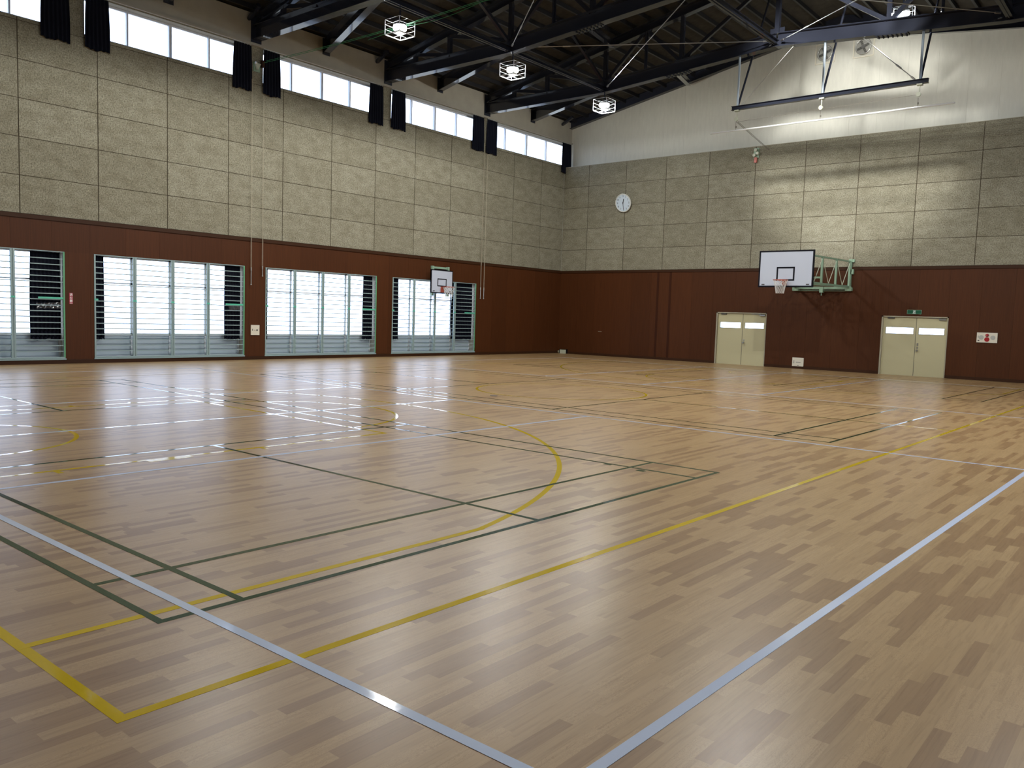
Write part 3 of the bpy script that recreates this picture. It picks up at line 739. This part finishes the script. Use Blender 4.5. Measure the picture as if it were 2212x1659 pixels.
mb = MB(); mb.box(x-.10, x+.10, -.03, .0, 7.62, 7.98); mb.build('bracket_plate', 'mount_green', K)
mb = MB()
for zz, dx in ((7.90, .0), (7.78, .07), (7.72, -.05)): mb.disc((x+dx, -.08, zz), (0, 1, 0), .055, .08, 16)
mb.build('sheave', 'mount_light', K)
mb = MB(); mb.box(x-.05, x+.05, -.09, -.03, 7.45, 7.64); mb.build('cable_stop', 'ring_red', K)
mb = MB()
for z0_, z1_ in ((7.90, 7.90), (7.78, 7.62), (7.70, 7.48)): mb.tube([(x+.06, -.08, z0_), (XR, -.08, z1_)], .0055, 6)
tag(mb.build('wall_cables', 'wire', origin=(x, -.08, 7.8)), 'three thin cables stretched right from the wall pulley along the panels', 'cable')

# exhaust fans on the gable
for x, lab in ((10.87, 'round exhaust fan on the gable, left of the two'), (12.17, 'round exhaust fan on the gable, right of the two')):
    y = .43; z = 11.10; F_ = thing('exhaust_fan', lab, 'exhaust fan', (x, y, z), 'exhaust fans on the gable')
    mb = MB(); s = .33
    for a in (-1, 1): mb.box(x-s, x+s, y-.03, y, z+a*s-.02, z+a*s+.02); mb.box(x+a*s-.02, x+a*s+.02, y-.03, y, z-s, z+s)
    mb.build('fan_frame', 'plate_cream', F_)
    mb = MB(); pts = [(x+.25*math.cos(t), y-.05, z+.25*math.sin(t)) for t in [2*math.pi*i/36 for i in range(36)]]; mb.tube(pts, .022, 8, closed=True)
    for rr in (.19, .13, .07): mb.tube([(x+rr*math.cos(t), y-.07, z+rr*math.sin(t)) for t in [2*math.pi*i/28 for i in range(28)]], .005, 5, closed=True)
    mb.build('fan_grille', 'brush_metal', F_)
    mb = MB(); mb.disc((x, y-.01, z), (0, 1, 0), .24, .02, 32); mb.build('fan_back', 'speaker_grey', F_)
    mb = MB(); mb.disc((x, y-.05, z), (0, 1, 0), .06, .06, 20)
    for i in range(4):
        t = math.pi/2*i+.4; mb.beam((x+.05*math.cos(t), y-.04, z+.05*math.sin(t)), (x+.22*math.cos(t), y-.04, z+.22*math.sin(t)), .012, .10, upv=(0, .4, 1))
    mb.build('fan_blades', 'metal_grey', F_)

# ------------------------------------------------------------------ basketball goals
def net(mb, c, r0, r1, z0, z1, n=12):
    rows = 6
    def P(k, i, half): t = 2*math.pi*(i+half)/n; f = k/rows; r = r0+(r1-r0)*(f**.6); return (c[0]+r*math.cos(t), c[1]+r*math.sin(t), z0+(z1-z0)*f)
    for k in range(rows):
        h = .5*(k % 2); h2 = .5*((k+1) % 2)
        for i in range(n):
            mb.tube([P(k, i, h), P(k+1, i, h2)], .0045, 5); mb.tube([P(k, i, h), P(k+1, i-(1 if h == 0 else -1)*1, h2)], .0045, 5)
# large goal on the back wall
BX, BY = 11.43, -3.45; z0_, z1_ = 2.745, 3.915
B = thing('basketball_goal', 'large basketball goal on a green folding truss mounted on the back wall', 'basketball hoop', (BX, 0, 2.8), 'basketball goals')
def backboard(B, cx, yf, hw, za, zb, inner, bw, Y):
    # Y maps (u, depth, z) to world; u along the board
    mb = MB(); mb.box(-hw, hw, 0, .03, za, zb)
    mb2 = MB(); f = -.004
    for a, c, d, e_ in ((-hw, hw, za, za+bw), (-hw, hw, zb-bw, zb), (-hw, -hw+bw, za+bw, zb-bw), (hw-bw, hw, za+bw, zb-bw)): mb2.box(a, c, f, .034, d, e_)
    iw, ia, ib = inner; t = bw
    mb3 = MB()
    for a, c, d, e_ in ((-iw, iw, ia, ia+t), (-iw, iw, ib-t, ib), (-iw, -iw+t, ia+t, ib-t), (iw-t, iw, ia+t, ib-t)): mb3.box(a, c, f, 0, d, e_)
    mb4 = MB()
    for s in (-1, 1): mb4.box(s*(hw-bw-.12)-.05, s*(hw-bw-.12)+.05, f, 0, za+bw+.02, za+bw+.055)
    out = []
    for q, nm, mt in ((mb, 'board_panel', 'board_white'), (mb2, 'board_border', 'board_black'), (mb3, 'target_square', 'board_black'), (mb4, 'maker_label', 'dark_grey')):
        q.v = [Y(*p) for p in q.v]; out.append(q.build(nm, mt, B))
    return out
mapb = lambda u, d, z: (BX+u, BY+d, z)
backboard(B, BX, BY, .895, z0_, z1_, (.295, 2.95, 3.39), .05, mapb)
R0 = (BX, BY-.375); zr = 2.955
mb = MB(); mb.tube([(R0[0]+.225*math.cos(t), R0[1]+.225*math.sin(t), zr) for t in [2*math.pi*i/40 for i in range(40)]], .011, 8, closed=True)
mb.box(BX-.07, BX+.07, BY-.17, BY-.005, zr-.012, zr+.012); mb.prism([(BY-.165, zr), (BY-.01, zr), (BY-.01, zr-.16)], BX-.06, BX+.06, 'x')
for s in (-1, 1): mb.tube([(BX+s*.15, BY-.24, zr), (BX+s*.06, BY-.02, zr-.12)], .006, 6)
mb.build('hoop_ring', 'ring_red', B)
mb = MB(); net(mb, R0, .225, .12, zr-.01, zr-.42); mb.build('hoop_net', 'net_white', B)
# folding truss arms from wall to board
for s, nm in ((-1, 'side_truss'), (1, 'side_truss')):
    x = BX+s*.92; xi = BX+s*.62; mb = MB(); zt, zb = 3.78, 2.92
    def arm(t, z): return (x+(xi-x)*t, -.12+(BY+.12+.12)*t, z)
    mb.beam(arm(0, zb), arm(1, zb+.0), .06, .06); mb.beam(arm(0, zt), arm(1, zt), .05, .05)
    for t in (0, .33, .66, 1): mb.beam(arm(t, zb-.04), arm(t, zt+.02), .075, .06)
    mb.build(nm, 'mount_green', B)
    mb = MB()
    for t0 in (0, .33, .66): mb.tube([arm(t0+.005, zt-.05), arm(t0+.165, zb+.03)], .011, 8); mb.tube([arm(t0+.325, zt-.05), arm(t0+.165, zb+.03)], .011, 8)
    mb.build('truss_rod', 'mount_light', B)
    mb = MB(); mb.box(x-.11, x+.11, -.14, 0, zb-.14, zb-.02); mb.box(x-.05, x+.05, -.10, 0, zb-.02, zt+.08); mb.box(x-.04, x+.13, -.08, 0, zt-.02, zt+.08); mb.box(x+.02, x+.12, -.10, 0, 3.35, 3.52)
    mb.build('wall_bracket', 'mount_green', B)
mb = MB(); mb.beam((BX-1.0, -.08, 2.88), (BX+1.0, -.08, 2.88), .07, .10); mb.tube([(BX-1.0, -.1, 2.78), (BX+1.0, -.1, 2.78)], .012, 8)
mb.box(BX-.06, BX+.06, -.16, 0, 2.72, 2.92); mb.tube([(BX, -.1, 2.72), (BX, -.1, 2.62)], .02, 8)
mb.beam((BX-.6, -1.7, 2.92), (BX+.6, -1.7, 2.92), .05, .05); mb.beam((BX-.6, BY+.1, 2.95), (BX+.6, BY+.1, 2.95), .06, .06); mb.beam((BX-.6, BY+.1, 3.75), (BX+.6, BY+.1, 3.75), .06, .06)
mb.beam((BX-.9, -.12, 2.95), (BX+.6, -1.7, 2.94), .04, .04); mb.beam((BX+.9, -.12, 2.95), (BX-.6, -1.7, 2.94), .04, .04)
mb.beam((BX-.5, -1.7, 3.15), (BX+.5, -1.7, 3.15), .05, .06)
mb.build('cross_frame', 'mount_green', B)
# small side goal on the window wall
LX, LYc = .33, -7.72
S = thing('basketball_goal', 'small basketball goal in front of the last lower window on the left wall', 'basketball hoop', (0, LYc, 2.7), 'basketball goals')
mapl = lambda u, d, z: (LX-d, LYc+u, z)
backboard(S, 0, 0, .565, 2.30, 3.145, (.235, 2.545, 2.83), .035, mapl)
mb = MB(); R1 = (LX+.36, LYc); zr = 2.53
mb.tube([(R1[0]+.225*math.cos(t), R1[1]+.225*math.sin(t), zr) for t in [2*math.pi*i/36 for i in range(36)]], .010, 8, closed=True)
mb.box(LX+.004, LX+.15, LYc-.06, LYc+.06, zr-.01, zr+.01); mb.box(LX+.002, LX+.06, LYc-.065, LYc+.065, zr-.19, zr-.01)
for s in (-1, 1): mb.tube([(LX+.2, LYc+s*.15, zr), (LX+.03, LYc+s*.05, zr-.15)], .006, 6)
mb.build('hoop_ring', 'ring_red', S)
mb = MB(); net(mb, R1, .225, .13, zr-.01, zr-.36); mb.build('hoop_net', 'net_white', S)
mb = MB()
for s in (-.40, .40): mb.box(.01, .10, LYc+.17+s-.045, LYc+.17+s+.045, 2.2, 3.29); mb.beam((.05, LYc+.17+s, 2.5), (LX-.03, LYc+s*.8, 2.5), .05, .05); mb.beam((.05, LYc+.17+s, 3.0), (LX-.03, LYc+s*.8, 3.0), .05, .05)
mb.box(.02, .07, LYc-.23, LYc+.57, 3.20, 3.27)
mb.build('mounting_rails', 'mount_green', S)

# ------------------------------------------------------------------ wall clock
cx, cz, cr_ = 3.14, 6.33, .355
C = thing('wall_clock', 'round white wall clock showing half past twelve, tilted forward on the back wall', 'clock', (cx, 0, cz))
tl = math.radians(13); N = Vector((0, -math.cos(tl), -math.sin(tl))); Uv = Vector((0, -math.sin(tl), math.cos(tl))); Xv = Vector((1, 0, 0)); O = Vector((cx, -.14, cz))
mb = MB(); pts = [O+(Xv*math.cos(t)+Uv*math.sin(t))*cr_ for t in [2*math.pi*i/48 for i in range(48)]]; mb.tube(pts, .024, 8, closed=True); mb.tube([O-N*.05, O-N*.004], [cr_-.03, cr_], 48); mb.build('clock_case', 'clock_rim', C, smooth=True)
mb = MB(); mb.disc(O+N*.004, N, cr_-.015, .006, 48); mb.build('clock_face', 'clock_white', C)
mb = MB()
for h in range(1, 13):
    a = math.pi/2-h*math.pi/6; q = text_mb(str(h), .105, O+N*.0095+(Xv*math.cos(a)+Uv*math.sin(a))*(cr_-.085), Xv, Uv, .0008); mb.add(q.v, q.f)
for i in range(60):
    a = i*math.pi/30; d = Xv*math.cos(a)+Uv*math.sin(a); mb.beam(O+N*.009+d*(cr_-.030), O+N*.009+d*(cr_-.022), .004, .002, upv=N)
mb.build('clock_numerals', 'dark_grey', C)
mb = MB(); a = math.radians(90-15); d = Xv*math.cos(a)+Uv*math.sin(a); mb.beam(O+N*.016-d*.03, O+N*.016+d*.17, .026, .003, upv=N)
mb.build('hour_hand', 'black', C)
mb = MB(); d = Xv*math.cos(math.radians(-90))+Uv*math.sin(math.radians(-90)); mb.beam(O+N*.021-d*.05, O+N*.021+d*.25, .018, .003, upv=N); mb.disc(O+N*.02, N, .018, .016, 16); mb.build('minute_hand', 'black', C)
mb = MB(); mb.beam((cx, -.01, cz+.2), O-N*.05+Uv*.15, .04, .04); mb.beam((cx, -.01, cz-.2), O-N*.05-Uv*.15, .04, .04); mb.box(cx-.04, cx+.04, -.015, 0, cz-.25, cz+.25); mb.build('clock_mount', 'metal_grey', C)

# ------------------------------------------------------------------ exit sign
x0, x1, z0, z1 = 14.26, 14.68, 2.045, 2.165; xm, zm = (x0+x1)/2, (z0+z1)/2
E_ = thing('exit_sign', 'small green emergency exit sign above the right double door', 'sign', (xm, 0, zm))
mb = MB(); mb.box(x0, x1, -.035, -.004, z0, z1); mb.build('sign_panel', 'sign_green', E_)
mb = MB(); q = -.037
mb.box(xm-.032, xm-.026, q, -.035, zm-.045, zm+.045); mb.box(xm+.030, xm+.036, q, -.035, zm-.045, zm+.045); mb.box(xm-.032, xm+.036, q, -.035, zm+.041, zm+.048); mb.box(xm-.05, xm+.05, q, -.035, zm-.052, zm-.046)
mb.disc((xm+.008, -.037, zm+.026), (0, 1, 0), .009, .003, 12)
for a, c in (((.004, .015), (-.004, -.012)), ((-.004, -.012), (.010, -.024)), ((.010, -.024), (.006, -.043)), ((-.004, -.012), (-.022, -.030)), ((.002, .012), (-.014, .002)), ((.004, .012), (.020, .000))):
    mb.beam((xm+a[0], -.037, zm+a[1]), (xm+c[0], -.037, zm+c[1]), .008, .003, upv=(0, 1, 0))
mb.build('running_figure', 'sign_white', E_)
mb = MB(); t = .008
mb.box(x0-t, x1+t, -.036, 0, z1, z1+t); mb.box(x0-t, x1+t, -.036, 0, z0-t, z0); mb.box(x0-t, x0, -.036, 0, z0, z1); mb.box(x1, x1+t, -.036, 0, z0, z1); mb.build('sign_rim', 'mount_green', E_)

# ------------------------------------------------------------------ alarm and speaker panel
x0, x1, z0, z1 = 16.34, 16.91, 1.195, 1.505; xm, zm = (x0+x1)/2, (z0+z1)/2
A_ = thing('alarm_panel', 'cream fire alarm panel with two round grilles and red buttons, right of the doors', 'alarm panel', (xm, 0, zm))
mb = MB(); mb.box(x0, x1, -.03, -.004, z0, z1); mb.build('panel_plate', 'plate_cream', A_)
mb = MB()
for s in (-1, 1): mb.disc((xm+s*.16, -.034, zm+.005), (0, 1, 0), .068, .010, 32)
mb.build('speaker_grille', 'speaker_grey', A_)
mb = MB(); mb.disc((xm, -.036, zm-.055), (0, 1, 0), .07, .012, 32); mb.disc((xm, -.045, zm-.055), (0, 1, 0), .035, .012, 24); mb.build('call_button', 'alarm_red', A_)
mb = MB(); mb.tube([(xm, -.03, zm+.075), (xm, -.06, zm+.075), (xm, -.085, zm+.075)], [.05, .045, .02], 20); mb.build('alarm_light', 'alarm_red', A_, smooth=True)
mb = MB(); mb.box(x0+.03, x0+.08, -.032, -.03, z0+.045, z0+.075); mb.box(x0+.035, x0+.045, -.032, -.03, zm-.01, zm+.06); mb.build('panel_marks', 'dark_grey', A_)
mb = MB()
t = .01; mb.box(x0-t, x1+t, -.012, 0, z0-t, z1+t); mb.build('panel_shadow_gap', 'dark_wood_trim', A_)

# low service plate on the back wall between doors
x0, x1, z0, z1 = 10.51, 10.92, .085, .395
O_ = thing('outlet_cover', 'cream access plate low on the back wall between the two doors', 'wall plate', ((x0+x1)/2, 0, .2))
mb = MB(); mb.box(x0, x1, -.022, -.004, z0, z1); mb.build('cover_plate', 'plate_cream', O_)
mb = MB(); q = -.024
for i in range(5): mb.box(x0+.14+i*.034, x0+.164+i*.034, q, -.022, .215, .24)
for i in range(3): mb.box(x0+.05, x0+.075, q, -.022, .19+i*.035, .215+i*.035)
mb.box(x0+.19, x0+.24, q, -.022, .11, .125); mb.build('plate_marks', 'dark_grey', O_)
# wall plate with sockets on the window wall
ya, yb, z0, z1 = -15.415, -15.125, .735, 1.035
O_ = thing('socket_plate', 'cream plate with small sockets on the brown pier between two lower windows', 'wall plate', (0, -15.27, .88))
mb = MB(); mb.box(.004, .03, ya, yb, z0, z1); mb.build('cover_plate', 'plate_cream', O_)
mb = MB(); mb.box(.03, .034, ya+.045, ya+.065, .86, .92); mb.disc((.032, ya+.125, .882), (1, 0, 0), .012, .006, 16); mb.disc((.032, ya+.205, .882), (1, 0, 0), .026, .006, 20); mb.build('socket_marks', 'dark_grey', O_)
# extinguisher sign
O_ = thing('extinguisher_sign', 'small vertical dark red sign with white characters on the left brown pier', 'sign', (0, -20.49, 1.63))
mb = MB(); mb.box(.004, .012, -20.535, -20.445, 1.49, 1.765); mb.build('sign_panel', 'sign_red', O_)
mb = MB()
for i, ch in enumerate('消火器'):
    q = text_mb(ch, .072, (.0135, -20.49, 1.715-i*.075), (0, 1, 0), (0, 0, 1), .001); mb.add(q.v, q.f)
mb.box(.012, .0135, -20.52, -20.46, 1.507, 1.513); mb.build('sign_characters', 'sign_white', O_)
# faint recessed box on the back wall
mb = MB(); x0, x1, z0, z1 = 2.07, 2.26, 1.02, 1.22; t = .007
mb.box(x0, x1, -.009, -.004, z0+.0, z0+.018, 1); mb.box(x0, x0+t, -.009, -.004, z0, z1); mb.box(x1-t, x1, -.009, -.004, z0, z1); mb.box(x0, x1, -.009, -.004, z1-t, z1)
tag(mb.build('flush_box_cover', ['wainscot_wood', 'door_frame'], origin=(x0, 0, z0)), 'faint small brown hatch outline on the back wall wainscot near the corner', 'wall plate')
# box on the floor in the corner
O_ = thing('floor_vent_box', 'small pale metal box on the floor in the far corner', 'metal box', (.3, -.1, 0))
mb = MB(); mb.box(.16, .50, -.10, -.02, .0, .17); mb.build('box_body', 'mount_light', O_)
mb = MB(); mb.box(.135, .16, -.11, -.02, 0, .18); mb.box(.50, .525, -.11, -.02, 0, .18); mb.box(.135, .525, -.11, -.02, .17, .185); mb.build('box_rim', 'black', O_)
mb = MB(); mb.box(.03, .12, -.07, -.03, .03, .12); tag(mb.build('pipe_stub', 'door_frame', origin=(.07, -.05, .03)), 'small pale stub left of the metal box in the far corner', 'pipe')

# ------------------------------------------------------------------ pull cords and handles on the window wall
def pull(y, ztop, zc, zend, label):
    o = thing('window_pull_cord', label, 'pull cord', (.06, y, zc), 'window pull cords')
    mb = MB()
    for s in (-.012, .012): mb.tube([(.06, y+s, ztop), (.06, y+s, zc)], .004, 6)
    mb.build('cord', 'cord_pale', o)
    mb = MB(); mb.tube([(.06, y, zc+.02), (.06, y, zend)], .012, 10); mb.tube([(.06, y, zc-.02), (.06, y, zc+.08)], .018, 10); mb.disc((.06, y, zend), (0, 0, 1), .02, .03, 12); mb.build('cord_handle', 'brush_metal', o)
pull(-15.44, 8.15, 2.65, 2.23, 'long pale pull cord left of the pair beside the small pulley bracket')
pull(-15.06, 7.75, 2.72, 2.50, 'long pale pull cord right of the pair beside the small pulley bracket')
pull(-5.31, 8.15, 2.55, 2.20, 'long pale pull cord right of the small backboard, left of the pair')
pull(-5.12, 7.75, 2.55, 2.20, 'long pale pull cord right of the small backboard, right of the pair')
O_ = thing('rope_pulley_bracket', 'small pale green metal bracket between two navy curtains high on the window wall', 'pulley', (0, -15.27, 8.5))
mb = MB(); mb.box(0, .02, -15.38, -15.16, 8.40, 8.66); mb.build('bracket_plate', 'mount_green', O_)
mb = MB(); mb.prism([(-15.36, 8.62), (-15.28, 8.44), (-15.18, 8.62)], .02, .10, 'x'); mb.build('bracket_lug', 'mount_light', O_)
mb = MB(); mb.disc((.09, -15.34, 8.63), (0, 1, 0), .035, .04, 16); mb.build('pulley_wheel', 'steel_bright', O_)
mb = MB(); mb.box(0, .11, -15.14, -15.07, 8.55, 8.75); mb.build('cord_guide', 'dark_wood_trim', O_)
# sagging green divider-net ropes
mb = MB()
A = Vector((.12, -15.1, 8.68)); Bq = Vector((11.3, -13.4, 9.62))
for off in (0, .07):
    pts = [A.lerp(Bq, t)+Vector((0, off, -.16*4*t*(1-t)+off)) for t in [i/24 for i in range(25)]]; mb.tube(pts, .006, 6)
pts = [A.lerp(Bq, t)+Vector((0, 0, -.16*4*t*(1-t)-.10*abs(math.sin(t*14)))) for t in [.35+i/60 for i in range(37)]]; mb.tube(pts, .005, 6)
tag(mb.build('net_rope', 'rope_green', origin=A), 'thin green ropes sagging from the small bracket across under the roof', 'rope')
